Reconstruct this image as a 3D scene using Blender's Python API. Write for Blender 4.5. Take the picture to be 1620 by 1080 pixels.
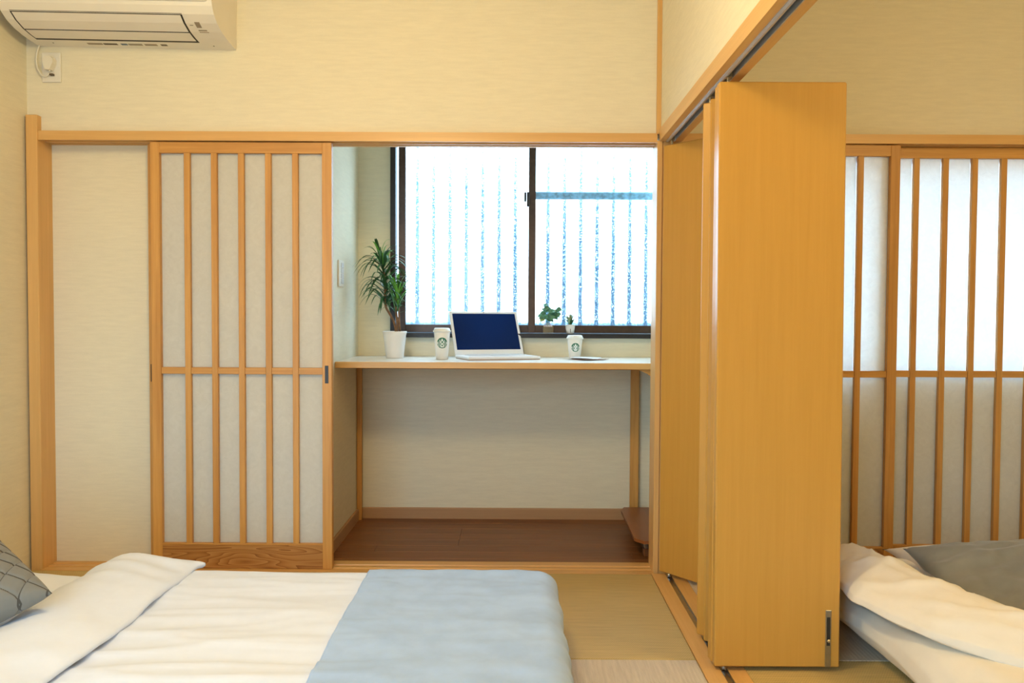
import bpy, bmesh, math, random
from mathutils import Vector, Matrix, noise
R = math.radians
C = bpy.context.scene.collection
for o in list(bpy.data.objects): bpy.data.objects.remove(o)

# ------------------------------------------------------------------ camera, world, lights, exposure
sc = bpy.context.scene
pitch, roll, yaw = .0323, .0053, -.0033
fw = Vector((math.sin(yaw)*math.cos(pitch), math.cos(yaw)*math.cos(pitch), -math.sin(pitch)))
rt = Vector((math.cos(yaw), -math.sin(yaw), 0)); up = rt.cross(fw)
rt2 = rt*math.cos(roll)+up*math.sin(roll); up2 = -rt*math.sin(roll)+up*math.cos(roll)
cd = bpy.data.cameras.new('camera'); cam = bpy.data.objects.new('camera', cd); C.objects.link(cam)
cd.sensor_width = 36; cd.lens = 1320/1620*36; cd.clip_start = .02
M = Matrix(((rt2.x, up2.x, -fw.x, 0), (rt2.y, up2.y, -fw.y, -3.4), (rt2.z, up2.z, -fw.z, 1.055), (0, 0, 0, 1)))
cam.matrix_world = M; sc.camera = cam

sc.view_settings.view_transform = 'Standard'; sc.view_settings.look = 'None'
sc.view_settings.gamma = 1; sc.view_settings.use_curve_mapping = False
sc.view_settings.exposure = 0.0
W = bpy.data.worlds.new('sky'); sc.world = W; W.use_nodes = True
wn = W.node_tree; bgn = wn.nodes['Background']; bgn.inputs[1].default_value = 11.0
# overcast sky above the horizon, dim ground and neighbouring houses below it
wtc = wn.nodes.new('ShaderNodeTexCoord'); wsp = wn.nodes.new('ShaderNodeSeparateXYZ'); wn.links.new(wtc.outputs['Generated'], wsp.inputs[0])
wrp = wn.nodes.new('ShaderNodeValToRGB'); wma = wn.nodes.new('ShaderNodeMapRange'); wma.inputs[1].default_value = -1; wma.inputs[2].default_value = 1
wn.links.new(wsp.outputs[2], wma.inputs[0]); wn.links.new(wma.outputs[0], wrp.inputs[0]); wn.links.new(wrp.outputs[0], bgn.inputs[0])
we = wrp.color_ramp.elements; we[0].position = .40; we[0].color = (.20, .22, .25, 1); we[1].position = .60; we[1].color = (.51, .78, 1, 1)

def area(name, loc, rot, sx, sy, col, power, shape='RECTANGLE', spread=180):
    l = bpy.data.lights.new(name, 'AREA'); l.shape = shape; l.size = sx; l.size_y = sy
    l.color = col; l.energy = power; l.spread = R(spread)
    o = bpy.data.objects.new(name, l); C.objects.link(o); o.location = loc; o.rotation_euler = rot
    return o
def portal(name, loc, rot, sx, sy):
    o = area(name, loc, rot, sx, sy, (1, 1, 1), 1); o.data.cycles.is_portal = True
def globe(name, loc, rad, col, power):
    l = bpy.data.lights.new(name, 'POINT'); l.shadow_soft_size = rad; l.color = col; l.energy = power
    o = bpy.data.objects.new(name, l); C.objects.link(o); o.location = loc; return o
portal('sky_portal_alcove', (.07, .93, 1.47), (R(-90), 0, 0), 1.4, 1.06)
portal('sky_portal_side', (1.9, .094, 1.25), (R(-90), 0, 0), 2.3, .92)
portal('sky_portal_front', (-1.1, -3.98, 1.1), (R(90), 0, 0), 1.5, 2.0)
# warm ceiling lamps of the two rooms
globe('ceiling_lamp_light', (-.5, -1.78, 2.28), .16, (1, .815, .43), 52)
globe('ceiling_lamp_light_side', (2.0, -2.0, 2.20), .16, (1, .81, .40), 35)

# ------------------------------------------------------------------ materials
def newmat(name):
    m = bpy.data.materials.new(name); m.use_nodes = True
    nt = m.node_tree; b = nt.nodes['Principled BSDF']; return m, nt, b
def N(nt, t, **k):
    n = nt.nodes.new(t)
    for a, v in k.items(): setattr(n, a, v)
    return n
def ramp(nt, fac, stops):
    r = N(nt, 'ShaderNodeValToRGB'); nt.links.new(fac, r.inputs[0])
    e = r.color_ramp.elements
    while len(e) < len(stops): e.new(.5)
    for i, (p, c) in enumerate(stops): e[i].position = p; e[i].color = (*c, 1)
    return r.outputs[0]
def noise_tex(nt, scale, sc3=(1, 1, 1), detail=3, rough=.5, dist=0):
    tc = N(nt, 'ShaderNodeTexCoord'); mp = N(nt, 'ShaderNodeMapping'); mp.inputs['Scale'].default_value = sc3
    nt.links.new(tc.outputs['Object'], mp.inputs[0])
    n = N(nt, 'ShaderNodeTexNoise'); n.inputs['Scale'].default_value = scale; n.inputs['Detail'].default_value = detail
    n.inputs['Roughness'].default_value = rough; n.inputs['Distortion'].default_value = dist
    nt.links.new(mp.outputs[0], n.inputs['Vector']); return n.outputs['Fac']
def bump(nt, b, h, strength, dist=.002):
    n = N(nt, 'ShaderNodeBump'); n.inputs['Strength'].default_value = strength; n.inputs['Distance'].default_value = dist
    nt.links.new(h, n.inputs['Height']); nt.links.new(n.outputs[0], b.inputs['Normal'])
def math_(nt, op, a, b=None):
    n = N(nt, 'ShaderNodeMath', operation=op)
    for i, v in enumerate((a, b)):
        if v is None: continue
        if isinstance(v, (int, float)): n.inputs[i].default_value = v
        else: nt.links.new(v, n.inputs[i])
    return n.outputs[0]
def plain(name, col, rough=.5, metal=0, var=.06, scale=30, bmp=.05, spec=.5):
    m, nt, b = newmat(name)
    f = noise_tex(nt, scale)
    a = tuple(max(0, c*(1-var)) for c in col); z = tuple(min(1, c*(1+var)) for c in col)
    nt.links.new(ramp(nt, f, [(.3, a), (.7, z)]), b.inputs['Base Color'])
    b.inputs['Roughness'].default_value = rough; b.inputs['Metallic'].default_value = metal
    b.inputs['Specular IOR Level'].default_value = spec
    if bmp: bump(nt, b, f, bmp)
    return m
def wood(name, dark, light, axis='z', rough=.42, grain=1.0, across=38):
    m, nt, b = newmat(name)
    s = {'x': (.035, 1, 1), 'y': (1, .035, 1), 'z': (1, 1, .035)}[axis]
    f1 = noise_tex(nt, across, s, 4, .6, .4)
    s2 = {'x': (.3, 1, 1), 'y': (1, .3, 1), 'z': (1, 1, .3)}[axis]
    f2 = noise_tex(nt, 3.2, s2, 2)
    f3 = noise_tex(nt, across*6, s, 2)
    mx = math_(nt, 'ADD', math_(nt, 'MULTIPLY', f1, .6), math_(nt, 'ADD', math_(nt, 'MULTIPLY', f2, .25), math_(nt, 'MULTIPLY', f3, .15)))
    mid = tuple((a+c)/2 for a, c in zip(dark, light))
    w = .14/grain
    nt.links.new(ramp(nt, mx, [(.5-w, dark), (.5, mid), (.5+w, light)]), b.inputs['Base Color'])
    b.inputs['Roughness'].default_value = rough
    bump(nt, b, f1, .08, .001)
    return m
WD, WL = (.50, .225, .047), (.70, .37, .098)      # doors, shoji
PD, PL = (.62, .35, .115), (.78, .475, .18)      # posts, lintels: paler
wood_z = wood('shoji_wood_upright', WD, WL, 'z'); wood_x = wood('shoji_wood_level', WD, WL, 'x')
post_z = wood('post_wood_upright', PD, PL, 'z', .4, .7); post_x = wood('post_wood_level', PD, PL, 'x', .4, .7); post_y = wood('post_wood_deep', PD, PL, 'y', .3, .7)
panel_w = wood('partition_veneer', (.56, .29, .052), (.63, .335, .066), 'z', .36, .6, 60)
def strongwood():
    m, nt, b = newmat('cedar_kick_board')
    tc = N(nt, 'ShaderNodeTexCoord'); mp = N(nt, 'ShaderNodeMapping'); mp.inputs['Scale'].default_value = (1.1, 1, 9)
    nt.links.new(tc.outputs['Object'], mp.inputs[0])
    w = N(nt, 'ShaderNodeTexNoise'); w.inputs['Scale'].default_value = 2.2; w.inputs['Detail'].default_value = 1
    nt.links.new(mp.outputs[0], w.inputs['Vector'])
    s = math_(nt, 'FRACT', math_(nt, 'MULTIPLY', w.outputs['Fac'], 13))
    fine = noise_tex(nt, 60, (.05, 1, 1))
    mx = math_(nt, 'ADD', math_(nt, 'MULTIPLY', s, .8), math_(nt, 'MULTIPLY', fine, .2))
    nt.links.new(ramp(nt, mx, [(.1, (.50, .25, .07)), (.7, (.38, .16, .035)), (.9, (.25, .09, .018))]), b.inputs['Base Color'])
    b.inputs['Roughness'].default_value = .45; return m
cedar = strongwood()
def wallpaper(name, col):
    m, nt, b = newmat(name)
    f = noise_tex(nt, 90, (.12, .12, 1), 3, .65)
    g = noise_tex(nt, 400, (.5, .5, 1), 2)
    mx = math_(nt, 'ADD', math_(nt, 'MULTIPLY', f, .7), math_(nt, 'MULTIPLY', g, .3))
    nt.links.new(ramp(nt, mx, [(.35, tuple(c*.95 for c in col)), (.65, tuple(min(1, c*1.03) for c in col))]), b.inputs['Base Color'])
    b.inputs['Roughness'].default_value = .85; b.inputs['Specular IOR Level'].default_value = .2
    bump(nt, b, mx, .25, .0015); return m
paper_wall = wallpaper('woven_wallpaper', (.80, .74, .575))
ceil_m = wood('ceiling_boards', (.55, .36, .18), (.65, .45, .25), 'y')
def paper():
    m, nt, b = newmat('shoji_paper')
    out = nt.nodes['Material Output']; nt.nodes.remove(b)
    d = N(nt, 'ShaderNodeBsdfDiffuse'); t = N(nt, 'ShaderNodeBsdfTranslucent'); mx = N(nt, 'ShaderNodeMixShader')
    f = noise_tex(nt, 28, (1, 1, 1), 5, .7, 1.5)
    col = ramp(nt, f, [(.35, (.86, .83, .76)), (.6, (.90, .87, .80)), (.75, (.93, .91, .85))])
    nt.links.new(col, d.inputs[0]); nt.links.new(ramp(nt, f, [(.35, (.86, .90, .93)), (.7, (.93, .97, 1))]), t.inputs[0])
    mx.inputs[0].default_value = .42
    nt.links.new(d.outputs[0], mx.inputs[1]); nt.links.new(t.outputs[0], mx.inputs[2]); nt.links.new(mx.outputs[0], out.inputs[0]); return m
shoji_paper = paper()
def glass_pane(name, tint=(.97, .99, 1), gloss=.06, rough=.15):
    m, nt, b = newmat(name); out = nt.nodes['Material Output']; nt.nodes.remove(b)
    t = N(nt, 'ShaderNodeBsdfTransparent'); t.inputs[0].default_value = (*tint, 1)
    g = N(nt, 'ShaderNodeBsdfGlossy'); g.inputs['Roughness'].default_value = rough
    g.inputs[0].default_value = (.9, .95, 1, 1)
    mx = N(nt, 'ShaderNodeMixShader'); mx.inputs[0].default_value = gloss
    f = noise_tex(nt, 180, (1, 1, 1), 2)
    bn = N(nt, 'ShaderNodeBump'); bn.inputs['Strength'].default_value = .3; nt.links.new(f, bn.inputs['Height']); nt.links.new(bn.outputs[0], g.inputs['Normal'])
    nt.links.new(t.outputs[0], mx.inputs[1]); nt.links.new(g.outputs[0], mx.inputs[2]); nt.links.new(mx.outputs[0], out.inputs[0]); return m
pane_m = glass_pane('window_glass')
def sheet(name, stripe):
    # translucent screening sheet; blue-grey mottling along valleys and foot, painted paler upwards to imitate flare
    m, nt, b = newmat(name); out = nt.nodes['Material Output']; nt.nodes.remove(b)
    t = N(nt, 'ShaderNodeBsdfTranslucent'); p = N(nt, 'ShaderNodeBsdfTransparent'); mx = N(nt, 'ShaderNodeMixShader'); mx.inputs[0].default_value = .45
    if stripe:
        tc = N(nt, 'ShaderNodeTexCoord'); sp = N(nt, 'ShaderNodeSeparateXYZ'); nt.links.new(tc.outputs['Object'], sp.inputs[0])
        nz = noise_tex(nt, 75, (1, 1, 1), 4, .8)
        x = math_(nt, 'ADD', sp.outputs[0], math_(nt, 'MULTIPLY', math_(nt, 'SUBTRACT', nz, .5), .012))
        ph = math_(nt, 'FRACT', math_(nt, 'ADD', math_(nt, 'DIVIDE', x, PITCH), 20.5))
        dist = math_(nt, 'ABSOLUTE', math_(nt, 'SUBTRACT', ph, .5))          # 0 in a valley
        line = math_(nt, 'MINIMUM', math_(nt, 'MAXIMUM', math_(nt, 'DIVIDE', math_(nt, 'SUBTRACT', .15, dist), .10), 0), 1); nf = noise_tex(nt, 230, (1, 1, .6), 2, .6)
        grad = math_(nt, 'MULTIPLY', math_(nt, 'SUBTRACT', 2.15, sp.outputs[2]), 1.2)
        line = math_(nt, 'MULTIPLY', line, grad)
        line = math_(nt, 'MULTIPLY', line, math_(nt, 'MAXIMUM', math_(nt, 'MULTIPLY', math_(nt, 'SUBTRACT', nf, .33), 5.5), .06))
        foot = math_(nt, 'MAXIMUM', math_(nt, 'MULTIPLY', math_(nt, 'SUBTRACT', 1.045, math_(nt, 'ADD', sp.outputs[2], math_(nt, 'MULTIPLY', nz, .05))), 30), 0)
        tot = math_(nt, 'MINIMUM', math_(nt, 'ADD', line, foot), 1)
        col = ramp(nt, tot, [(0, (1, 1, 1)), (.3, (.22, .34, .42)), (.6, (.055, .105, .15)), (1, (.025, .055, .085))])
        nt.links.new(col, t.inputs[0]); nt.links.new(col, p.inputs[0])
    else:
        f = noise_tex(nt, 40); col = ramp(nt, f, [(.3, (.95, .97, 1)), (.7, (1, 1, 1))]); nt.links.new(col, t.inputs[0]); nt.links.new(col, p.inputs[0])
    nt.links.new(p.outputs[0], mx.inputs[1]); nt.links.new(t.outputs[0], mx.inputs[2]); nt.links.new(mx.outputs[0], out.inputs[0]); return m
PITCH = .0886
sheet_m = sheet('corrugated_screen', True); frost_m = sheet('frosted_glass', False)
alu = plain('bronze_aluminium', (.075, .045, .032), .35, .6, .1, 60, 0)
alu_d = plain('dark_aluminium', (.028, .024, .024), .4, .5, .1, 60, 0)
steel = plain('track_metal', (.42, .42, .42), .3, 1, .1, 60, 0)
dark_m = plain('dark_recess', (.02, .018, .015), .6)
blackp = plain('black_pull', (.015, .012, .010), .35)
white_pl = plain('white_plastic', (.80, .77, .70), .4, 0, .02, 20, 0)
ac_m = plain('air_conditioner_plastic', (.83, .79, .71), .38, 0, .02, 12, 0)
cable_m = plain('cream_cable', (.80, .76, .66), .5, 0, .02, 20, 0)
brass = plain('dull_brass', (.45, .40, .28), .35, .8, .1, 80, 0)
def tatami(name, col, across):
    m, nt, b = newmat(name)
    s = (8, .5, 1) if across else (.5, 8, 1)
    tc = N(nt, 'ShaderNodeTexCoord'); sp = N(nt, 'ShaderNodeSeparateXYZ'); nt.links.new(tc.outputs['Object'], sp.inputs[0])
    a, c = (0, 1) if across else (1, 0)
    w1 = math_(nt, 'SINE', math_(nt, 'MULTIPLY', sp.outputs[a], 2*math.pi/.0125))
    w2 = math_(nt, 'SINE', math_(nt, 'MULTIPLY', sp.outputs[c], 2*math.pi/.0075))
    wv = math_(nt, 'MULTIPLY', w1, w2)
    f = noise_tex(nt, 12, s, 4, .7)
    mx = math_(nt, 'ADD', math_(nt, 'MULTIPLY', f, .7), math_(nt, 'ADD', .15, math_(nt, 'MULTIPLY', wv, .13)))
    nt.links.new(ramp(nt, mx, [(.3, tuple(q*.78 for q in col)), (.5, col), (.7, tuple(min(1, q*1.14) for q in col))]), b.inputs['Base Color'])
    b.inputs['Roughness'].default_value = .62
    bump(nt, b, math_(nt, 'ADD', wv, w1), .25, .001); return m
tat_a = tatami('tatami_weave_gold', (.56, .42, .17), False)
tat_b = tatami('tatami_weave_pale', (.60, .52, .41), True)
def plank():
    m, nt, b = newmat('brown_floor_board')
    f1 = noise_tex(nt, 40, (.05, 1, 1), 4, .6, .3); f2 = noise_tex(nt, 7, (.12, 1, 1), 3)
    mx = math_(nt, 'ADD', math_(nt, 'MULTIPLY', f1, .45), math_(nt, 'MULTIPLY', f2, .55))
    nt.links.new(ramp(nt, mx, [(.35, (.15, .052, .012)), (.5, (.215, .078, .019)), (.66, (.28, .108, .028))]), b.inputs['Base Color'])
    b.inputs['Roughness'].default_value = .42; bump(nt, b, f1, .1, .001); return m
plank_m = plank()
table_m = wood('reddish_table_wood', (.22, .07, .02), (.32, .11, .03), 'y', .35, .6)
base_m = wood('skirting_wood', (.40, .22, .10), (.50, .29, .14), 'x', .5, .6)
def cloth(name, col, var=.04, scale=18, rough=.9, weave=700, sheen=.0, mot=None):
    m, nt, b = newmat(name)
    f = noise_tex(nt, scale, (1, 1, 1), 4, .6); g = noise_tex(nt, weave, (1, 1, 1), 2)
    a = mot or tuple(c*(1-var) for c in col)
    nt.links.new(ramp(nt, f, [(.35, a), (.65, tuple(min(1, c*(1+var)) for c in col))]), b.inputs['Base Color'])
    b.inputs['Roughness'].default_value = rough; b.inputs['Specular IOR Level'].default_value = .15
    b.inputs['Sheen Weight'].default_value = sheen; b.inputs['Sheen Roughness'].default_value = .4
    bump(nt, b, g, .15, .001); return m
linen = cloth('white_cotton', (.75, .81, .93), .015)
linen2 = cloth('cream_cotton', (.86, .82, .74), .015)
sheet_c = cloth('white_sheet', (.72, .74, .76), .02)
blanket_m = cloth('blue_grey_fleece', (.405, .555, .82), .04, 9, .95, 500, .2, (.37, .51, .76))
grey_v = cloth('grey_velvet', (.235, .235, .215), .10, 7, .8, 400, .35)
quilt_m = cloth('quilted_grey', (.21, .21, .195), .05, 12, .8, 500, .2)
def stitch(m):      # dark stitching thread along the diamond seams
    nt = m.node_tree; b = nt.nodes['Principled BSDF']; old = b.inputs['Base Color'].links[0].from_socket
    tc = N(nt, 'ShaderNodeTexCoord'); sp = N(nt, 'ShaderNodeSeparateXYZ'); nt.links.new(tc.outputs['Object'], sp.inputs[0])
    ds = []
    for op in ('ADD', 'SUBTRACT'):
        q = math_(nt, 'FRACT', math_(nt, 'ADD', math_(nt, 'MULTIPLY', math_(nt, op, sp.outputs[0], sp.outputs[1]), 3.6/.25), 20))
        ds.append(math_(nt, 'ABSOLUTE', math_(nt, 'SUBTRACT', q, .5)))
    k = math_(nt, 'GREATER_THAN', math_(nt, 'MAXIMUM', ds[0], ds[1]), .462)
    mx = N(nt, 'ShaderNodeMix', data_type='RGBA'); nt.links.new(k, mx.inputs[0]); nt.links.new(old, mx.inputs[6]); mx.inputs[7].default_value = (.085, .08, .07, 1)
    nt.links.new(mx.outputs[2], b.inputs['Base Color'])
stitch(quilt_m)
desk_top_m = plain('pale_laminate', (.80, .74, .66), .3, 0, .02, 20, 0)
lap_m = plain('laptop_shell', (.80, .77, .76), .32, .0, .01, 20, 0)
key_m = plain('laptop_keys', (.62, .62, .63), .5, 0, .02, 20, 0)
def screen():
    m, nt, b = newmat('navy_screen'); b.inputs['Base Color'].default_value = (.002, .008, .04, 1); b.inputs['Roughness'].default_value = .3; b.inputs['Specular IOR Level'].default_value = .15
    f = noise_tex(nt, 3, (1, 1, 1), 1)
    nt.links.new(ramp(nt, f, [(.3, (.0, .006, .035)), (.7, (.0, .022, .13))]), b.inputs['Emission Color']); b.inputs['Emission Strength'].default_value = .6
    return m
screen_m = screen()
cup_m = plain('paper_cup', (.84, .80, .74), .5, 0, .01, 20, 0)
logo_g = plain('green_print', (.012, .15, .075), .5, 0, .05, 50, 0); logo_w = plain('white_print', (.85, .86, .82), .5, 0, .01, 50, 0)
pot_m = plain('white_ribbed_pot', (.80, .76, .72), .45, 0, .02, 20, 0)
leaf_d = plain('dark_leaf', (.035, .12, .04), .45, 0, .4, 15, 0)
leaf_l = plain('bright_leaf', (.13, .38, .05), .45, 0, .3, 15, 0)
leaf_s = plain('grey_green_leaf', (.07, .21, .11), .5, 0, .45, 30, 0)
leaf_y = plain('yellow_green_leaf', (.45, .52, .16), .5, 0, .2, 30, 0)
bark = plain('brown_stem', (.20, .10, .045), .8, 0, .3, 80, .4)
soil = plain('dark_soil', (.03, .025, .02), .9, 0, .6, 120, .6)
ink = plain('grey_print', (.30, .25, .18), .6); inkd = plain('dark_print', (.12, .09, .06), .6); inkb = plain('blue_print', (.10, .16, .25), .6)
paper_p = plain('leaflet_paper', (.78, .80, .84), .5, 0, .03, 30, 0); paper_r = plain('pink_leaflet', (.62, .42, .38), .5, 0, .1, 60, 0)
def clearglass():
    return glass_pane('clear_glass', (.96, .98, 1), .12, .05)
clear_m = clearglass()

# ------------------------------------------------------------------ mesh helpers
def obj(name, bm, mat, parent=None, smooth=False, kind=None):
    me = bpy.data.meshes.new(name)
    if smooth:
        for f in bm.faces: f.smooth = True
    bm.to_mesh(me); bm.free()
    for m_ in (mat if isinstance(mat, (list, tuple)) else [mat]): me.materials.append(m_)
    o = bpy.data.objects.new(name, me); C.objects.link(o)
    if parent is not None:
        o.parent = parent
        off = Vector(parent.location) if parent.type == 'EMPTY' and not parent.get('_local') else Vector((0, 0, 0))
        o.location = -off
    if kind: o['kind'] = kind
    return o
def tag(o, label=None, cat=None, group=None):
    if label: o['label'] = label
    if cat: o['category'] = cat
    if group: o['group'] = group
    return o
def thing(name, label, cat, loc=(0, 0, 0), rotz=0, group=None, local=False):
    o = bpy.data.objects.new(name, None); C.objects.link(o); o.location = loc; o.rotation_euler = (0, 0, rotz); o.empty_display_size = .05
    if local: o['_local'] = 1
    return tag(o, label, cat, group)
def struct(name, loc=(0, 0, 0)):
    o = bpy.data.objects.new(name, None); C.objects.link(o); o.location = loc; o['kind'] = 'structure'; o.empty_display_size = .05
    return o
def box(bm, x0, x1, y0, y1, z0, z1, bev=0, mat=0):
    vs = [bm.verts.new((x, y, z)) for x in (x0, x1) for y in (y0, y1) for z in (z0, z1)]
    fs = [bm.faces.new([vs[i] for i in q]) for q in ((0, 1, 3, 2), (4, 6, 7, 5), (0, 4, 5, 1), (2, 3, 7, 6), (0, 2, 6, 4), (1, 5, 7, 3))]
    for f in fs: f.material_index = mat
    if bev:
        es = list({e for f in fs for e in f.edges})
        bmesh.ops.bevel(bm, geom=es, offset=bev, segments=1, affect='EDGES', profile=.5)
    return bm
def bx(x0, x1, y0, y1, z0, z1, bev=0): return box(bmesh.new(), x0, x1, y0, y1, z0, z1, bev)
def prism(pts, axis, a, b, bm=None):
    bm = bm or bmesh.new()
    def P(p, t): return {'x': (t, p[0], p[1]), 'y': (p[0], t, p[1]), 'z': (p[0], p[1], t)}[axis]
    A = [bm.verts.new(P(p, a)) for p in pts]; B = [bm.verts.new(P(p, b)) for p in pts]
    n = len(pts)
    for i in range(n): bm.faces.new((A[i], A[(i+1) % n], B[(i+1) % n], B[i]))
    bm.faces.new(A[::-1]); bm.faces.new(B)
    bmesh.ops.recalc_face_normals(bm, faces=bm.faces[:]); return bm
def lathe(prof, seg=28, cx=0, cy=0, bm=None, cap=True, rib=None):
    bm = bm or bmesh.new(); rings = []
    for r, z in prof:
        rings.append([bm.verts.new((cx+r*math.cos(2*math.pi*i/seg), cy+r*math.sin(2*math.pi*i/seg), z)) for i in range(seg)])
    for a, b in zip(rings, rings[1:]):
        for i in range(seg): bm.faces.new((a[i], a[(i+1) % seg], b[(i+1) % seg], b[i]))
    if cap:
        bm.faces.new(rings[0][::-1]); bm.faces.new(rings[-1])
    return bm
def tube(pts, rad, seg=8, bm=None):
    bm = bm or bmesh.new(); rings = []
    pts = [Vector(p) for p in pts]
    for i, p in enumerate(pts):
        d = (pts[min(i+1, len(pts)-1)]-pts[max(i-1, 0)]).normalized()
        u = d.cross(Vector((0, 0, 1)) if abs(d.z) < .9 else Vector((1, 0, 0))).normalized(); v = d.cross(u)
        r = rad[i] if isinstance(rad, (list, tuple)) else rad
        rings.append([bm.verts.new(p+u*r*math.cos(2*math.pi*k/seg)+v*r*math.sin(2*math.pi*k/seg)) for k in range(seg)])
    for a, b in zip(rings, rings[1:]):
        for k in range(seg): bm.faces.new((a[k], a[(k+1) % seg], b[(k+1) % seg], b[k]))
    bm.faces.new(rings[0][::-1]); bm.faces.new(rings[-1])
    bmesh.ops.recalc_face_normals(bm, faces=bm.faces[:]); return bm

# ------------------------------------------------------------------ room shell
XL, XR, YF, ZC = -1.991, 3.05, -4.0, 2.48
fl = struct('floor')
obj('subfloor', bx(XL-.1, XR+.1, YF-.1, 1.0, -.16, -.062), dark_m, fl)
mw = .845
def mats(xa, xb, n0):
    k = 0; x = xb; col = 0
    while x > xa+.05:
        x0 = max(xa, x-mw); y = -.026; row = 0
        while y > YF+.05:
            y0 = max(YF, y-mw)
            obj('tatami_mat', bx(x0+.001, x-.001, y0+.001, y-.001, -.06, 0, .003), tat_a if (col+row+n0) % 2 == 0 else tat_b, fl)
            y = y0; row += 1
        x = x0; col += 1
mats(XL, .563, 0)
mats(.692, XR, 1)
def rows(y0, y1, cuts):
    xs = [-.805]+cuts+[.80]
    for a, b in zip(xs, xs[1:]):
        n = 3 if y1-y0 > .25 else 2
        bm = bmesh.new()
        prism([(y0+.0006, -.03), (y1-.0006, -.03), (y1-.0006, -.0015), (y1-.0016, 0), (y0+.0016, 0), (y0+.0006, -.0015)], 'x', a+.0006, b-.0006, bm)
        obj('floor_board', bm, plank_m, fl)
for y0, y1, cu in ((.125, .172, [.1]), (.172, .274, [.52]), (.274, .375, [-.62]), (.375, .476, [-.255]), (.476, .578, [-.255]), (.578, .68, [-.255]), (.68, .785, [.68]), (.785, .892, [-.7])):
    rows(y0, y1, cu)
obj('ceiling', bx(XL-.1, XR+.1, YF-.1, .12, ZC, ZC+.08), ceil_m, kind='structure')
wb = bmesh.new()
box(wb, XL-.1, .60, .02, .12, 1.785, ZC); box(wb, .60, XR+.1, .02, .12, 1.785, ZC)
box(wb, XL-.1, -.807, .095, .15, -.06, 1.79)
box(wb, .72, .80, .10, 1.0, -.06, 2.3)
box(wb, .80, XR+.1, .098, .24, -.06, .80); box(wb, .80, XR+.1, .12, .24, 1.72, 2.3)
obj('wall_back', wb, paper_wall, kind='structure')
obj('wall_left', bx(XL-.1, XL, YF-.1, .12, -.06, ZC), paper_wall, kind='structure')
obj('wall_right', bx(XR, XR+.1, YF-.1, .24, -.06, ZC), paper_wall, kind='structure')
wf = bmesh.new()
box(wf, XL-.1, -1.85, YF-.1, YF, -.06, ZC); box(wf, -.35, XR+.1, YF-.1, YF, -.06, ZC)
box(wf, -1.85, -.35, YF-.1, YF, -.06, .05); box(wf, -1.85, -.35, YF-.1, YF, 2.1, ZC)
obj('wall_front', wf, paper_wall, kind='structure')
obj('wall_partition', bx(.588, .655, YF, .02, 1.80, ZC), paper_wall, kind='structure')
obj('wall_alcove_left', bx(-.88, -.805, .15, .95, -.06, 2.3), paper_wall, kind='structure')
wa = bmesh.new()
box(wa, -.9, -.638, .886, .96, -.06, 2.3); box(wa, .78, .82, .886, .96, -.06, 2.3)
box(wa, -.638, .78, .886, .96, -.06, .936); box(wa, -.638, .78, .886, .96, 2.02, 2.3)
obj('wall_alcove_back', wa, paper_wall, kind='structure')
obj('ceiling_alcove', bx(-.9, .82, .12, .98, 2.3, 2.36), paper_wall, kind='structure')
obj('ceiling_window_recess', bx(.80, XR+.1, .12, .26, 2.3, 2.36), paper_wall, kind='structure')
obj('trim_1', bx(.570, .588, .005, .02, 1.789, ZC, .001), post_z, kind='structure')   # slim corner batten
# skirting of the alcove
def skirt(pts, ax, a, b, name):
    obj(name, prism(pts, ax, a, b), base_m, kind='structure')
skirt([(.874, 0), (.886, 0), (.886, .056), (.876, .056), (.874, .052)], 'x', -.805, .72, 'baseboard_back')
skirt([(-.793, 0), (-.805, 0), (-.805, .056), (-.795, .056), (-.793, .052)], 'y', .13, .874, 'baseboard_left')
# posts
obj('trim_2', bx(-1.981, -1.934, -.012, .10, -.02, 1.851, .002), post_z, kind='structure')
obj('trim_3', bx(.572, .594, -.006, .11, -.02, 1.76, .002), post_z, kind='structure')
obj('trim_4', bx(.594, .80, -.0, .12, -.02, 1.76, .002), post_z, kind='structure')
# head track with grooves under it, and threshold with grooves
def headtrack(name, x0, x1):
    obj(name, prism([(-.004, 1.789), (.105, 1.789), (.105, 1.750), (.078, 1.750), (.078, 1.762), (.052, 1.762), (.052, 1.750), (.040, 1.750), (.040, 1.762), (.008, 1.762), (.008, 1.752), (-.004, 1.752)], 'x', x0, x1), post_x, kind='structure')
headtrack('trim_5', -1.934, .572); headtrack('trim_6', .66, XR)
def threshold(name, x0, x1):
    obj(name, prism([(-.024, -.05), (-.024, .0005), (.012, .0005), (.014, -.002), (.031, -.002), (.033, .0015), (.052, .0015), (.054, -.002), (.072, -.002), (.074, .003), (.122, .003), (.122, -.05)], 'x', x0, x1), post_x, kind='structure')
threshold('trim_7', -1.934, .572); threshold('trim_8', .692, XR)
# beam of the folding partition with a track below, sill with a track
bt = struct('trim_9')
obj('beam_face', prism([(.580, 1.757), (.580, 1.806), (.605, 1.812), (.605, 1.757)], 'y', YF, 0.0), post_y, bt)
obj('beam_face', prism([(.640, 1.757), (.640, 1.812), (.664, 1.812), (.670, 1.757)], 'y', YF, 0.0), post_y, bt)
obj('top_track', prism([(.605, 1.755), (.605, 1.80), (.640, 1.80), (.640, 1.755), (.637, 1.755), (.637, 1.795), (.619, 1.795), (.619, 1.754), (.612, 1.752)], 'y', YF, -.01), plain('rail_grey', (.50, .50, .50), .35, .3, .05, 60, 0), bt)
obj('track_groove', bx(.6192, .6368, YF, -.02, 1.775, 1.794), dark_m, bt)
bs = struct('trim_10')
obj('sill_board', prism([(.563, -.05), (.563, .001), (.618, .001), (.618, -.05)], 'y', YF, -.024), post_y, bs)
obj('sill_board', prism([(.640, -.05), (.640, .001), (.692, .001), (.692, -.05)], 'y', YF, -.024), post_y, bs)
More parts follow.
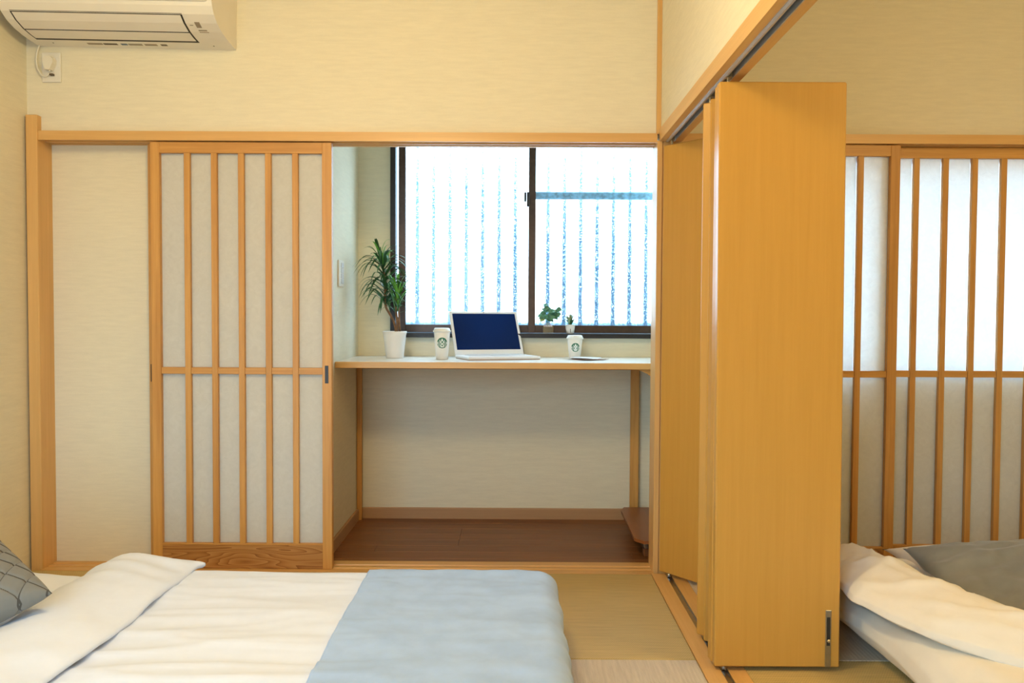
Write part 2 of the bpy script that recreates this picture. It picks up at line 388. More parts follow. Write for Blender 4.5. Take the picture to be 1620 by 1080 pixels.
obj('floor_track', prism([(.618, -.02), (.618, .0005), (.621, .0005), (.621, -.004), (.637, -.004), (.637, .0005), (.640, .0005), (.640, -.02)], 'y', YF, -.03), steel, bs)

# ------------------------------------------------------------------ windows
w1 = struct('window_1', (.07, .9, .936))
def wpart(n, b, m): return obj(n, b, m, w1)
wpart('outer_frame', bx(-.638, -.612, .868, .955, .936, 2.02, .001), alu_d)
wpart('outer_frame', bx(.755, .78, .868, .955, .936, 2.02, .001), alu_d)
wpart('window_sill', prism([(.84, .936), (.84, .958), (.90, .9595), (.955, .9595), (.955, .936)], 'x', -.612, .755), alu_d)
wpart('outer_frame', bx(-.612, .755, .868, .955, 2.0, 2.02), alu_d)
def sash(x0, x1, y, lw, rw):
    s = wpart('sash', bx(x0, x0+lw, y, y+.024, .9612, 2.0, .001), alu)
    obj('stile', bx(x1-rw, x1, y, y+.024, .9612, 2.0, .001), alu, s)
    obj('rail', bx(x0+lw, x1-rw, y, y+.024, .9612, 1.001, .001), alu, s)
    obj('rail', bx(x0+lw, x1-rw, y, y+.024, 1.965, 2.0, .001), alu, s)
    obj('pane', bx(x0+lw, x1-rw, y+.010, y+.013, 1.001, 1.965), pane_m, s)
sash(-.602, .098, .915, .036, .03); sash(.068, .755, .889, .036, .03)
# crescent lock on the meeting stile
lk = obj('window_lock', bx(.044, .056, .872, .900, 1.632, 1.678, .002), alu_d, w1)
obj('lock_lever', bx(.058, .072, .866, .889, 1.605, 1.678, .002), alu_d, lk)
# corrugated translucent screen outside the window, carried on a rail
sb = bmesh.new(); n = 520; x0, x1 = -1.3, 1.5; prev = None
for i in range(n+1):
    x = x0+(x1-x0)*i/n; y = 1.13+.016*math.cos(2*math.pi*(x/PITCH))
    a = (sb.verts.new((x, y, .82)), sb.verts.new((x, y, 2.5)))
    if prev: sb.faces.new((prev[0], a[0], a[1], prev[1]))
    prev = a
scr = thing('privacy_screen', 'corrugated translucent white screen standing outside the alcove window', 'screen', (.07, 1.13, .8))
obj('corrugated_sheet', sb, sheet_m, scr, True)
bar_m = plain('blue_grey_rail', (.15, .36, .52), .6, 0, .5, 40, .3)
obj('rail', bx(.085, .78, 1.05, 1.075, 1.668, 1.708, .006), bar_m, scr)
# frosted window close behind the second pair of paper doors
w2 = struct('window_2', (1.9, .2, .8))
obj('pane', bx(.85, XR, .112, .117, .82, 1.70), frost_m, w2)
obj('frame', bx(.80, XR, .10, .14, .80, .82), alu, w2); obj('frame', bx(.80, XR, .10, .14, 1.70, 1.72), alu, w2)
obj('frame', bx(.80, .85, .10, .14, .82, 1.70), alu, w2)
# window behind the camera
w3 = struct('window_3', (-1.1, YF, .05))
for xa, xb in ((-1.85, -1.81), (-1.12, -1.08), (-.39, -.35)): obj('frame', bx(xa, xb, YF-.07, YF-.02, .05, 2.1), alu, w3)
for xa, xb in ((-1.81, -1.12), (-1.08, -.39)):
    for za, zb in ((.05, .10), (2.06, 2.1)): obj('frame', bx(xa, xb, YF-.07, YF-.02, za, zb), alu, w3)
    obj('pane', bx(xa, xb, YF-.05, YF-.046, .10, 2.06), pane_m, w3)

# ------------------------------------------------------------------ paper sliding doors
def shoji(name, x0, w, y0, spacing, sl=.039, pulls=()):
    z0, z1, th = .0015, 1.748, .030
    d = struct(name, (x0+w/2, y0, 0))
    def p(n, b, m): return obj(n, b, m, d)
    p('stile', bx(x0, x0+sl, y0, y0+th, z0, z1, .0015), wood_z)
    s2 = p('stile', bx(x0+w-sl, x0+w, y0, y0+th, z0, z1, .0015), wood_z)
    p('top_rail', bx(x0+sl, x0+w-sl, y0+.001, y0+th-.001, 1.704, z1, .001), wood_x)
    p('kick_board', bx(x0+sl, x0+w-sl, y0+.002, y0+th-.002, z0, .100, .001), cedar)
    p('bottom_rail', bx(x0+sl, x0+w-sl, y0+.001, y0+th-.001, .100, .106, .0008), wood_x)
    zc = [(.106, .803), (.834, 1.704)]
    n = 5; mw_ = .0235
    for i in range(n):
        cx = x0+sl+(i+1)*(w-2*sl)/(n+1)
        p('lattice_bar', bx(cx-mw_/2, cx+mw_/2, y0+.002, y0+.020, .106, 1.704, .001), wood_z)
    for i in range(n+1):
        xa = x0+sl+i*(w-2*sl)/(n+1)+(mw_/2 if i else 0); xb = x0+sl+(i+1)*(w-2*sl)/(n+1)-(mw_/2 if i < n else 0)
        p('cross_bar', bx(xa+.0003, xb-.0003, y0+.004, y0+.020, .805, .832, .001), wood_x)
        for za, zb in ((.106, .805), (.832, 1.704)):
            p('paper_pane', bx(xa, xb, y0+.0205, y0+.0215, za, zb), shoji_paper)
    for px in pulls:
        q = p('finger_pull', bx(px-.0085, px+.0085, y0-.0008, y0+.004, .768, .843, .002), blackp)
    return d
shoji('door_1', -1.487, .739, .006, .1122, pulls=(-.769,))
shoji('door_2', -1.513, .739, .045, .1122, pulls=(-1.500,))
shoji('door_3', .765, .794, .006, .1225)
shoji('door_4', 1.487, .794, .045, .1225)
shoji('door_5', 2.245, .794, .006, .1225)

# ------------------------------------------------------------------ folding partition
fp = thing('folding_partition', 'golden wood veneer folding partition of five leaves stacked open under a ceiling track', 'partition', (.62, -.5, 0))
ZB, ZT, TH = .014, 1.734, .033
def leaf(ax, ay, bx_, by):
    # ax,ay: point at track side on the leaf's centre plane, bx,by: outer end
    d = Vector((bx_-ax, by-ay, 0)); L = d.length; ang = math.atan2(d.y, d.x)
    bm = box(bmesh.new(), 0, L, -TH/2, TH/2, ZB, ZT, .0035)
    bmesh.ops.transform(bm, matrix=Matrix.Translation((ax, ay, 0)) @ Matrix.Rotation(ang, 4, 'Z'), verts=bm.verts[:])
    return obj('partition_leaf', bm, panel_w, fp)
leaf(.605, -.018, .848, -.322)
leaf(.612, -.712, .850, -.368)
leaf(.613, -.745, .988, -.822)
leaf(.594, -.903, .985, -.864)
l5 = leaf(.598, -.9375, .968, -.9375)
# the last leaf hangs slightly out of plumb
for v in l5.data.vertices: v.co.x -= .008*(v.co.z-ZB)/1.72
bolt = obj('flush_bolt', bx(.9245, .9415, -.9565, -.951, .016, .186, .001), steel, l5)
obj('bolt_slot', bx(.928, .938, -.9572, -.9555, .08, .165), dark_m, l5)
obj('bolt_knob', bx(.9285, .9385, -.9635, -.955, .090, .100, .003), brass, l5)
for y in (-.045, -.70, -.925):
    bm = bmesh.new(); lathe([(.005, ZT-.002), (.005, 1.775)], 10, .623, y, bm); box(bm, .614, .632, y-.012, y+.012, 1.752, 1.764)
    obj('hanging_roller', bm, brass, fp)
    bm = bmesh.new(); lathe([(.004, -.003), (.009, .002), (.009, .010), (.006, .0145)], 12, .629, y-.012, bm)
    obj('guide_pin', bm, steel, fp)

# ------------------------------------------------------------------ air conditioner
ac = thing('air_conditioner', 'cream wall air conditioner mounted high above the wooden lintel', 'air conditioner', (-1.537, .02, 2.12))
pf = [(.02, 2.121), (-.05, 2.124), (-.10, 2.128), (-.15, 2.136), (-.20, 2.152), (-.236, 2.173), (-.256, 2.198), (-.262, 2.215), (-.262, 2.38), (-.23, 2.405), (.02, 2.405)]
o = obj('body', prism(pf, 'x', -1.938, -1.136), ac_m, ac)
# front cover, with rounded lower corners, proud of the body
def rrect(x0, x1, z0, z1, r, n=5):
    pts = []
    for cx, cz, a0 in ((x1-r, z0+r, -90), (x1-r, z1-r, 0), (x0+r, z1-r, 90), (x0+r, z0+r, 180)):
        for i in range(n+1):
            a = R(a0+90*i/n); pts.append((cx+r*math.cos(a), cz+r*math.sin(a)))
    return pts
obj('front_cover', prism(rrect(-1.934, -1.150, 2.212, 2.39, .012), 'y', -.272, -.262), ac_m, ac)
# outlet flap: strips following the curved underside, a dark gap around
def under(y):   # height of underside at y
    for (ya, za), (yb, zb) in zip(pf, pf[1:]):
        if yb <= y <= ya: return za+(zb-za)*(ya-y)/(ya-yb)
    return 2.12
def band(ya, yb, xa, xb, lift, xa2=None, xb2=None, th=.003):
    bm = bmesh.new(); n = 48; top = []
    for i in range(n+1):
        t = i/n; y = ya+(yb-ya)*t; z = under(y)-lift
        l = xa+((xa2 if xa2 is not None else xa)-xa)*t; r = xb+((xb2 if xb2 is not None else xb)-xb)*t
        top.append([bm.verts.new((l, y, z)), bm.verts.new((r, y, z)), bm.verts.new((r, y, z+th)), bm.verts.new((l, y, z+th))])
    for a, b in zip(top, top[1:]):
        for k in range(4): bm.faces.new((a[k], a[(k+1) % 4], b[(k+1) % 4], b[k]))
    bm.faces.new(top[0]); bm.faces.new(top[-1][::-1]); bmesh.ops.recalc_face_normals(bm, faces=bm.faces[:]); return bm
obj('outlet_gap', band(-.238, -.056, -1.905, -1.257, .0004), dark_m, ac)
obj('louver_flap', band(-.232, -.150, -1.899, -1.264, .0012), ac_m, ac)
obj('louver_flap', band(-.141, -.072, -1.899, -1.264, .0012), ac_m, ac)
obj('status_window', band(-.205, -.175, -1.222, -1.203, .0008), ink, ac)
obj('printed_mark', band(-.162, -.156, -1.222, -1.190, .0008), ink, ac); obj('printed_mark', band(-.150, -.146, -1.222, -1.186, .0008), ink, ac)
obj('printed_mark', band(-.19, -.187, -1.245, -1.232, .0008), ink, ac)
for k, (xa, xb, m_) in enumerate(((-1.72, -1.66, ink), (-1.655, -1.60, inkd), (-1.585, -1.56, inkb), (-1.555, -1.50, ink), (-1.49, -1.44, ink), (-1.425, -1.40, inkd))):
    obj('warning_print', band(-.030, -.014, xa, xb, .0008), m_, ac)
for sx in (-1.86, -1.215): obj('screw_cover', band(-.026, -.02, sx, sx+.005, .0008), inkd, ac)
def text(body, size, name, mat, parent, mtx, ext=.0005):
    cu = bpy.data.curves.new(name, 'FONT'); cu.body = body; cu.size = size; cu.extrude = ext; cu.align_x = 'CENTER'; cu.align_y = 'CENTER'
    t = bpy.data.objects.new('tmp', cu); C.objects.link(t); dg = bpy.context.evaluated_depsgraph_get(); dg.update()
    me = bpy.data.meshes.new_from_object(t.evaluated_get(dg)); bpy.data.objects.remove(t)
    bm = bmesh.new(); bm.from_mesh(me); bmesh.ops.transform(bm, matrix=mtx, verts=bm.verts[:])
    return obj(name, bm, mat, parent)
text('corona', .017, 'lettering', ink, ac, Matrix.Translation((-1.215, -.2725, 2.226)) @ Matrix.Rotation(R(90), 4, 'X'))
cord = [(-1.916, .012, 2.16), (-1.935, .008, 2.11), (-1.942, .006, 2.07), (-1.936, .004, 2.03), (-1.918, .002, 2.002), (-1.902, 0, 1.995), (-1.888, -.002, 2.003), (-1.880, -.006, 2.02)]
def smooth_pts(p, k=5):
    p = [Vector(q) for q in p]; out = []
    for i in range(len(p)-1):
        a, b, c, d = p[max(i-1, 0)], p[i], p[i+1], p[min(i+2, len(p)-1)]
        for j in range(k):
            t = j/k; out.append(.5*((2*b)+(c-a)*t+(2*a-5*b+4*c-d)*t*t+(3*b-a-3*c+d)*t**3))
    return out+[p[-1]]
obj('power_cord', tube(smooth_pts(cord), .0036), cable_m, ac, True)
obj('plug', prism([(-1.893, 2.018), (-1.873, 2.018), (-1.862, 2.045), (-1.862, 2.062), (-1.873, 2.072), (-1.893, 2.072), (-1.902, 2.06), (-1.902, 2.045)], 'y', -.022, .009), cable_m, ac)
obj('cord_clip', bx(-1.883, -1.869, -.006, .009, 1.999, 2.006), inkd, ac)
ac.rotation_euler = (0, .016, 0); ac.location.z += .006      # the unit sags a little to one side
ol = thing('wall_outlet', 'cream wall socket plate holding the plug under the air conditioner', 'wall socket', (-1.885, .02, 1.99))
obj('plate', bx(-1.924, -1.848, .010, .02, 1.987, 2.106, .002), white_pl, ol)
obj('socket_face', bx(-1.903, -1.868, .008, .0105, 2.01, 2.085, .001), white_pl, ol)

# ------------------------------------------------------------------ alcove desk
dk = thing('desk', 'long shallow wooden counter desk filling the alcove under the window', 'desk', (0, .6, 0))
obj('desktop', bx(-.804, .719, .335, .8855, .8285, .8400, .001), desk_top_m, dk)
tag(obj('edge_strip', bx(-.804, .719, .325, .335, .812, .8395, .0015), post_x, dk), 'orange wood edge')
obj('underside_board', bx(-.804, .719, .336, .8855, .8125, .8283), wood_x, dk)
obj('apron', bx(-.804, .719, .855, .8855, .775, .8120, .001), wood_x, dk)
obj('leg', bx(-.803, -.778, .835, .8545, 0, .811, .001), wood_z, dk)
obj('leg', bx(.592, .634, .835, .8545, 0, .811, .001), wood_z, dk)
obj('bracket', prism([(.719, .811), (.535, .811), (.565, .806), (.595, .793), (.625, .772), (.66, .742), (.719, .70)], 'y', .345, .375), wood_x, dk)
# switch plate on the alcove wall
sp_ = thing('light_switch', 'tall pale switch plate with three rockers on the alcove side wall', 'switch', (-.8, .44, 1.18))
obj('plate', bx(-.8048, -.797, .385, .495, 1.178, 1.300, .003), white_pl, sp_)
for k in range(4): obj('rocker', bx(-.7972, -.7945, .425, .475, 1.192+k*.0245, 1.2145+k*.0245, .001), key_m, sp_)

# folded low table stored under the desk
lt = thing('folding_low_table', 'low reddish brown table with cut corners and folded legs, lying under the desk', 'table', (.7, .42, 0))
oc = [(.532, .24), (.532, .66), (.59, .74), (.719, .74), (.719, .09), (.60, .085)]
oc = [(.523, .70), (.545, .79), (.715, .79), (.715, .062+.07), (.555, .133), (.515, .19)]
obj('table_top', prism([(.530, .70), (.552, .76), (.715, .76), (.715, .135), (.556, .135), (.522, .185)], 'z', .078, .092), table_m, lt)
obj('table_frame', prism([(.565, .67), (.70, .67), (.70, .20), (.565, .20)], 'z', .040, .078), dark_m, lt)
for a in (.215, .60): obj('folded_leg', bx(.57, .71, a, a+.045, 0, .040, .004), table_m, lt)
obj('leg_hinge', bx(.563, .58, .165, .20, .05, .077, .002), steel, lt)

# ------------------------------------------------------------------ laptop
lp = thing('laptop', 'open white laptop with a dark navy screen on the alcove desk', 'laptop', (-.122, .735, .840), R(20), local=True)
Wd, Dp = .360, .228
obj('base', bx(-Wd/2, Wd/2, -Dp, 0, .003, .017, .004), lap_m, lp)
fr = obj('palm_rest_edge', bx(-Wd/2+.003, Wd/2-.003, -Dp+.001, -.003, .0008, .003), plain('pinkish_base', (.55, .38, .30), .4), lp)
kb = obj('keyboard', bx(-.14, .14, -.115, -.022, .0170, .0176), key_m, lp)
bm = bmesh.new()
for r_ in range(5):
    for c_ in range(14): box(bm, -.138+c_*.0198, -.138+c_*.0198+.0172, -.112+r_*.018, -.112+r_*.018+.0155, .0176, .0190)
obj('keys', bm, key_m, kb, kind='stuff')
obj('touchpad', bx(-.045, .045, -.205, -.13, .0170, .0174), key_m, lp)
TL = Matrix.Translation((0, -.002, .014)) @ Matrix.Rotation(R(-28), 4, 'X')
def tl(bm): bmesh.ops.transform(bm, matrix=TL, verts=bm.verts[:]); return bm
lid = obj('lid', tl(bx(-Wd/2, Wd/2, 0, .006, .004, .244, .0025)), lap_m, lp)
obj('display', tl(bx(-Wd/2+.014, Wd/2-.014, -.0008, .0005, .030, .231)), screen_m, lid)
obj('webcam', tl(bx(-.003, .003, -.001, 0, .236, .239)), inkd, lid)
obj('hinge', tl(bx(-.12, .12, -.003, .008, -.004, .006, .002)), key_m, lp)

# ------------------------------------------------------------------ coffee cups
def arc_poly(pts, rfun, cx, cy, zc, lift, name, mat, parent):
    # a flat drawing (u sideways, v up) laid on the cup's wall facing the room
    bm = bmesh.new(); vs = []
    from mathutils.geometry import tessellate_polygon
    for u, v in pts:
        r = rfun(zc+v)+lift; a = u/r-math.pi/2; vs.append(bm.verts.new((cx+r*math.cos(a), cy+r*math.sin(a), zc+v)))
    for t in tessellate_polygon([[Vector((u, v, 0)) for u, v in pts]]):
        try: bm.faces.new([vs[i] for i in t])
        except ValueError: pass
    bmesh.ops.recalc_face_normals(bm, faces=bm.faces[:])
    return obj(name, bm, mat, parent)
def cup(name, label, x, y, h, r0, r1, lz, lr, au=0):
    z = .840
    c_ = thing(name, label, 'cup', (x, y, z))
    rf = lambda zz: r0+(r1-r0)*(zz-z)/h
    obj('cup_body', lathe([(r0*.9, z), (r0, z+.0015), (r1, z+h), (r1-.001, z+h+.001)], 40, x, y), cup_m, c_, True)
    obj('lid', lathe([(r1+.002, z+h-.004), (r1+.0045, z+h-.001), (r1+.0045, z+h+.003), (r1+.001, z+h+.006), (r1-.002, z+h+.014), (r1-.006, z+h+.0165), (r1-.010, z+h+.0155)], 40, x, y), white_pl, c_, True)
    zc = z+lz
    circ = lambda r, n=32, cu=0, cv=0, sx=1, sy=1: [(au+cu+sx*r*math.cos(2*math.pi*i/n), cv+sy*r*math.sin(2*math.pi*i/n)) for i in range(n)]
    # the disc is built of small pieces so it follows the curved wall
    bm = bmesh.new(); n = 32
    rings = []
    for k in range(0, 7):
        rr = lr*k/6; ring = []
        for u, v in (circ(rr, n) if k else [(au, 0)]):
            r = rf(zc+v)+.0004; a = u/r-math.pi/2; ring.append(bm.verts.new((x+r*math.cos(a), y+r*math.sin(a), zc+v)))
        rings.append(ring)
    for i in range(n): bm.faces.new((rings[0][0], rings[1][i], rings[1][(i+1) % n]))
    for a_, b_ in zip(rings[1:], rings[2:]):
        for i in range(n): bm.faces.new((a_[i], b_[i], b_[(i+1) % n], a_[(i+1) % n]))
    lg = obj('emblem', bm, logo_g, c_)
    s = lr
    def wp(pts, lift=.0009): arc_poly([(au+p[0]*s, p[1]*s) for p in pts], rf, x, y, zc, lift, 'emblem_figure', logo_w, lg)
    wp([(.30*math.cos(t), .16+.36*math.sin(t)) for t in [2*math.pi*i/14 for i in range(14)]])        # face
    wp([(0, .86), (.07, .70), (.22, .68), (.12, .58), (.15, .50), (-.15, .50), (-.12, .58), (-.22, .68), (-.07, .70)])   # crown with star
    for q in (-1, 1):
        wp([(q*.36, .58), (q*.55, .50), (q*.50, .38), (q*.36, .45)])
        for a0, a1, w in ((.34, .42, .07), (.50, .62, .07), (.68, .80, .05)):     # hair strands
            L = [(a0-.04, .34), (a0+.02, .10), (a1-.02, -.15), (a1-.06, -.45), (a1-.16, -.72)]
            wp([(q*(u-w/2), v) for u, v in L]+[(q*(u+w/2), v) for u, v in L[::-1]])
        wp([(q*.82, .12), (q*.97, .22), (q*.98, -.05), (q*.90, -.32), (q*.84, -.10)])             # tails
    wp([(-.20, -.22), (.20, -.22), (.30, -.55), (.22, -.92), (.06, -.70), (0, -.97), (-.06, -.70), (-.22, -.92), (-.30, -.55)])
    return c_
cup('coffee_cup', 'tall white paper coffee cup with a green round emblem left of the laptop', -.347, .575, .133, .0285, .0385, .079, .0255, .004)
cup('coffee_cup', 'shorter white paper coffee cup behind the leaflets right of the laptop', .298, .735, .098, .0275, .038, .055, .0215, .001)

# leaflets
def sheetmesh(cx, cy, z, w, d, rot, bend, th=.0012):
    bm = bmesh.new(); n = 8; rows_ = []
    for i in range(n+1):
        t = i/n-.5; zz = z+bend*(t*2)**2
        rows_.append([(t*w, -d/2, zz), (t*w, d/2, zz)])
    m_ = Matrix.Translation((cx, cy, 0)) @ Matrix.Rotation(R(rot), 4, 'Z')
    V = [[bm.verts.new(m_ @ Vector((p[0], p[1], p[2]+h))) for p in r for h in (0, th)] for r in rows_]
    for a, b in zip(V, V[1:]):
        for q in ((0, 1), (1, 3), (3, 2), (2, 0)): bm.faces.new((a[q[0]], a[q[1]], b[q[1]], b[q[0]]))
    bm.faces.new((V[0][0], V[0][1], V[0][3], V[0][2])); bm.faces.new((V[-1][0], V[-1][2], V[-1][3], V[-1][1]))
    bmesh.ops.recalc_face_normals(bm, faces=bm.faces[:]); return bm
l1 = obj('leaflet', sheetmesh(.36, .59, .8408, .105, .15, -62, .004), paper_r); tag(l1, 'pinkish folded leaflet lying under the pale one beside the short cup', 'leaflet')
l2 = obj('leaflet', sheetmesh(.325, .60, .8470, .105, .15, 52, .003), paper_p); tag(l2, 'pale blue leaflet lying on top in front of the short cup', 'leaflet')

# ------------------------------------------------------------------ plants
def leafmesh(L, w, rise, droop, mat, name='leaf'):
    bm = bmesh.new(); n = 9; prev = None
    for i in range(n+1):
        t = i/n
        x = L*(t-.18*t*t*droop); z = rise*L*math.sin(min(t*1.7, 1.6))-droop*L*.75*t**2.3
        ww = w*(math.sin(math.pi*min(.08+t*.92, 1))**.6)*(1-.35*t)+.0003
        a = [bm.verts.new((x, -ww, z+ww*.35)), bm.verts.new((x, 0, z)), bm.verts.new((x, ww, z+ww*.35))]
        if prev:
            bm.faces.new((prev[0], a[0], a[1], prev[1])); bm.faces.new((prev[1], a[1], a[2], prev[2]))
        prev = a
    for f in bm.faces: f.smooth = True
    me = bpy.data.meshes.new(name); bm.to_mesh(me); bm.free(); me.materials.append(mat); return me
rnd = random.Random(7)
pl = thing('potted_dracaena', 'tall dracaena with arching dark leaves in a white ribbed pot on the desk', 'plant', (-.585, .665, .84))
px, py, pz = -.585, .665, .84
prof = [(.040, pz), (.0425, pz+.001)]
for k in range(13):
    z = pz+.006+k*.0088; r = .0425+(.0555-.0425)*(z-pz)/.118; prof += [(r-.0012, z), (r+.0016, z+.0044)]
prof += [(.0560, pz+.120), (.0585, pz+.123), (.0585, pz+.131), (.0545, pz+.131), (.053, pz+.121)]
obj('pot', lathe(prof, 40, px, py), pot_m, pl, True)
obj('soil', lathe([(.0525, pz+.117), (.0525, pz+.122), (.03, pz+.126)], 24, px, py), soil, pl)
st1 = [(px+.006, py, pz+.12), (px-.002, py, pz+.17), (px-.022, py+.004, pz+.21), (px-.044, py, pz+.25), (px-.048, py, pz+.30), (px-.044, py, pz+.36), (px-.056, py, pz+.43), (px-.068, py, pz+.475)]
obj('stem', tube(smooth_pts(st1, 3), .0058, 8), bark, pl, True)
st2 = [(px+.012, py-.006, pz+.12), (px+.014, py-.008, pz+.17), (px+.006, py-.008, pz+.24), (px+.012, py-.01, pz+.30)]
obj('stem', tube(smooth_pts(st2, 3), .0062, 8), bark, pl, True)
obj('stem', tube([(px+.028, py-.012, pz+.12), (px+.024, py-.015, pz+.18), (px+.020, py-.015, pz+.25)], .005, 8), bark, pl, True)
vars_d = [leafmesh(.160, .0078, .45, .75, leaf_d), leafmesh(.185, .0072, .55, .85, leaf_d), leafmesh(.13, .0078, .70, .45, leaf_d), leafmesh(.165, .0075, .25, .95, leaf_d)]
vars_t = [leafmesh(.10, .0070, .95, .15, leaf_l), leafmesh(.085, .0070, 1.2, .1, leaf_l)]
def addleaf(me, p, az, tilt, parent, s=1):
    o = bpy.data.objects.new('leaf', me); C.objects.link(o); o.parent = parent
    o.location = Vector(p)-Vector(parent.location); o.rotation_euler = (rnd.uniform(-.2, .2), tilt, az); o.scale = (s, s, s)
def crown(pts, n, meshes, smin, smax, az0=0):
    for i in range(n):
        t = (i+.5)/n; k = t*(len(pts)-1); a = Vector(pts[int(k)]); b = Vector(pts[min(int(k)+1, len(pts)-1)])
        p = a.lerp(b, k-int(k)); az = az0+i*2.39996+rnd.uniform(-.3, .3)
        s = rnd.uniform(smin, smax)
        # keep clear of the side wall
        reach = p.x+.17*s*math.cos(az)
        if reach < -.795: s *= max(.55, (p.x+.795)/(.17*s*abs(math.cos(az))+1e-6))
        if p.y+.17*s*math.sin(az) > .86: s *= .62
        addleaf(rnd.choice(meshes), p, az, R(rnd.uniform(-8, 12))-t*.25, pl, s)
crown(st1[3:], 84, vars_d, .82, 1.12)
crown([st1[-2], (st1[-1][0], py, st1[-1][2]+.012)], 9, vars_t, .7, .95)
crown([(px+.010, py-.01, pz+.21), (px+.012, py-.01, pz+.33)], 26, [vars_d[2], vars_d[0]], .55, .72)
crown([(px+.020, py-.02, pz+.25), (px+.016, py-.02, pz+.32)], 18, vars_t, .8, 1.05)

def roundleaf(L, w, mat):
    bm = bmesh.new(); n = 7; prev = None
    for i in range(n+1):
        t = i/n; ww = w*math.sin(math.pi*t)**.7+.0002; z = .18*L*math.sin(math.pi*t)-.12*L*t
        a = [bm.verts.new((L*t, -ww, z+ww*.3)), bm.verts.new((L*t, 0, z)), bm.verts.new((L*t, ww, z+ww*.3))]
        if prev: bm.faces.new((prev[0], a[0], a[1], prev[1])); bm.faces.new((prev[1], a[1], a[2], prev[2]))
        prev = a
    for f in bm.faces: f.smooth = True
    me = bpy.data.meshes.new('leaf'); bm.to_mesh(me); bm.free(); me.materials.append(mat); return me
vp = thing('plant_in_glass', 'small bushy round-leaved plant in a square glass on the window sill', 'plant', (.170, .868, .9590))
vx, vy, vz = .170, .868, .9590
gm = bmesh.new(); g = .0275
def ringv(r, z, bm): return [bm.verts.new((vx+a*r, vy+b*r, z)) for a, b in ((-1, -1), (1, -1), (1, 1), (-1, 1))]
rr = [ringv(g, vz, gm), ringv(g, vz+.056, gm), ringv(g-.003, vz+.056, gm), ringv(g-.003, vz+.005, gm)]
for a, b in zip(rr, rr[1:]):
    for i in range(4): gm.faces.new((a[i], a[(i+1) % 4], b[(i+1) % 4], b[i]))
gm.faces.new(rr[0][::-1]); gm.faces.new(rr[-1])
obj('glass', gm, clear_m, vp)
sm = bmesh.new(); gr = random.Random(3)
box(sm, vx-.0225, vx+.0225, vy-.0225, vy+.0225, vz+.006, vz+.034)
obj('gravel', sm, soil, vp)
sm = bmesh.new()
for _ in range(60):
    a, b = gr.uniform(-.020, .020), gr.uniform(-.020, .020); q = bmesh.ops.create_icosphere(sm, subdivisions=1, radius=gr.uniform(.0025, .0045), matrix=Matrix.Translation((vx+a, vy+b, vz+.034+gr.uniform(0, .006))))
obj('pebbles', sm, plain('pinkish_pebble', (.70, .52, .50), .7, 0, .4, 200), vp, kind='stuff')
rl = [roundleaf(.036, .0125, leaf_s), roundleaf(.030, .0115, leaf_s), roundleaf(.032, .0115, leaf_y)]
rnd2 = random.Random(11)
for k in range(9):
    a = k*2.4; ex = vx-.002+.050*math.cos(a)*rnd2.uniform(.5, 1.2); ey = vy-.028+.012*math.sin(a); ez = vz+.066+rnd2.uniform(0, .085)
    mid = (vx+.3*(ex-vx), vy, vz+.07)
    obj('stem', tube([(vx+.005*math.cos(a), vy+.005*math.sin(a), vz+.034), mid, (ex, ey, ez)], .0009, 5), leaf_s, vp)
    for j in range(5):
        t = .35+.16*j; p = Vector(mid).lerp(Vector((ex, ey, ez)), min(1, t)); me = rl[2] if rnd2.random() < .14 else rnd2.choice(rl[:2])
        o = bpy.data.objects.new('leaf', me); C.objects.link(o); o.parent = vp; o.location = p-Vector(vp.location)
        sd_ = rnd2.choice((0, math.pi)); o.rotation_euler = (R(rnd2.uniform(30, 85))*(1 if sd_ == 0 else -1), rnd2.uniform(-.75, .75), sd_+rnd2.uniform(-.5, .5))
su = thing('potted_succulent', 'tiny spiky succulent in a white pot on the window sill', 'plant', (.283, .868, .9590))
ux, uy = .283, .868
obj('pot', lathe([(.016, .9590), (.019, .9605), (.0235, .985), (.0245, 1.000), (.0255, 1.0005), (.0255, 1.005), (.022, 1.005), (.0215, .996)], 28, ux, uy), pot_m, su, True)
tag(obj('printed_mark', bx(ux-.0015, ux+.0015, uy-.0232, uy-.021, .965, .985), inkd, su), 'small dark mark on the pot')
sl = leafmesh(.046, .0070, .85, -.1, leaf_d); sl2 = leafmesh(.038, .0070, 1.2, -.1, plain('pale_succulent', (.30, .36, .20), .6, 0, .2, 60))
for k in range(16):
    o = bpy.data.objects.new('leaf', (sl, sl2)[k % 2]); C.objects.link(o); o.parent = su
    o.location = Vector((ux, uy, .998))-Vector(su.location); o.rotation_euler = (0, rnd2.uniform(-.55, .25), k*2.4)
obj('soil', lathe([(.0215, .9965), (.0215, .9995), (.01, 1.001)], 20, ux, uy), soil, su)

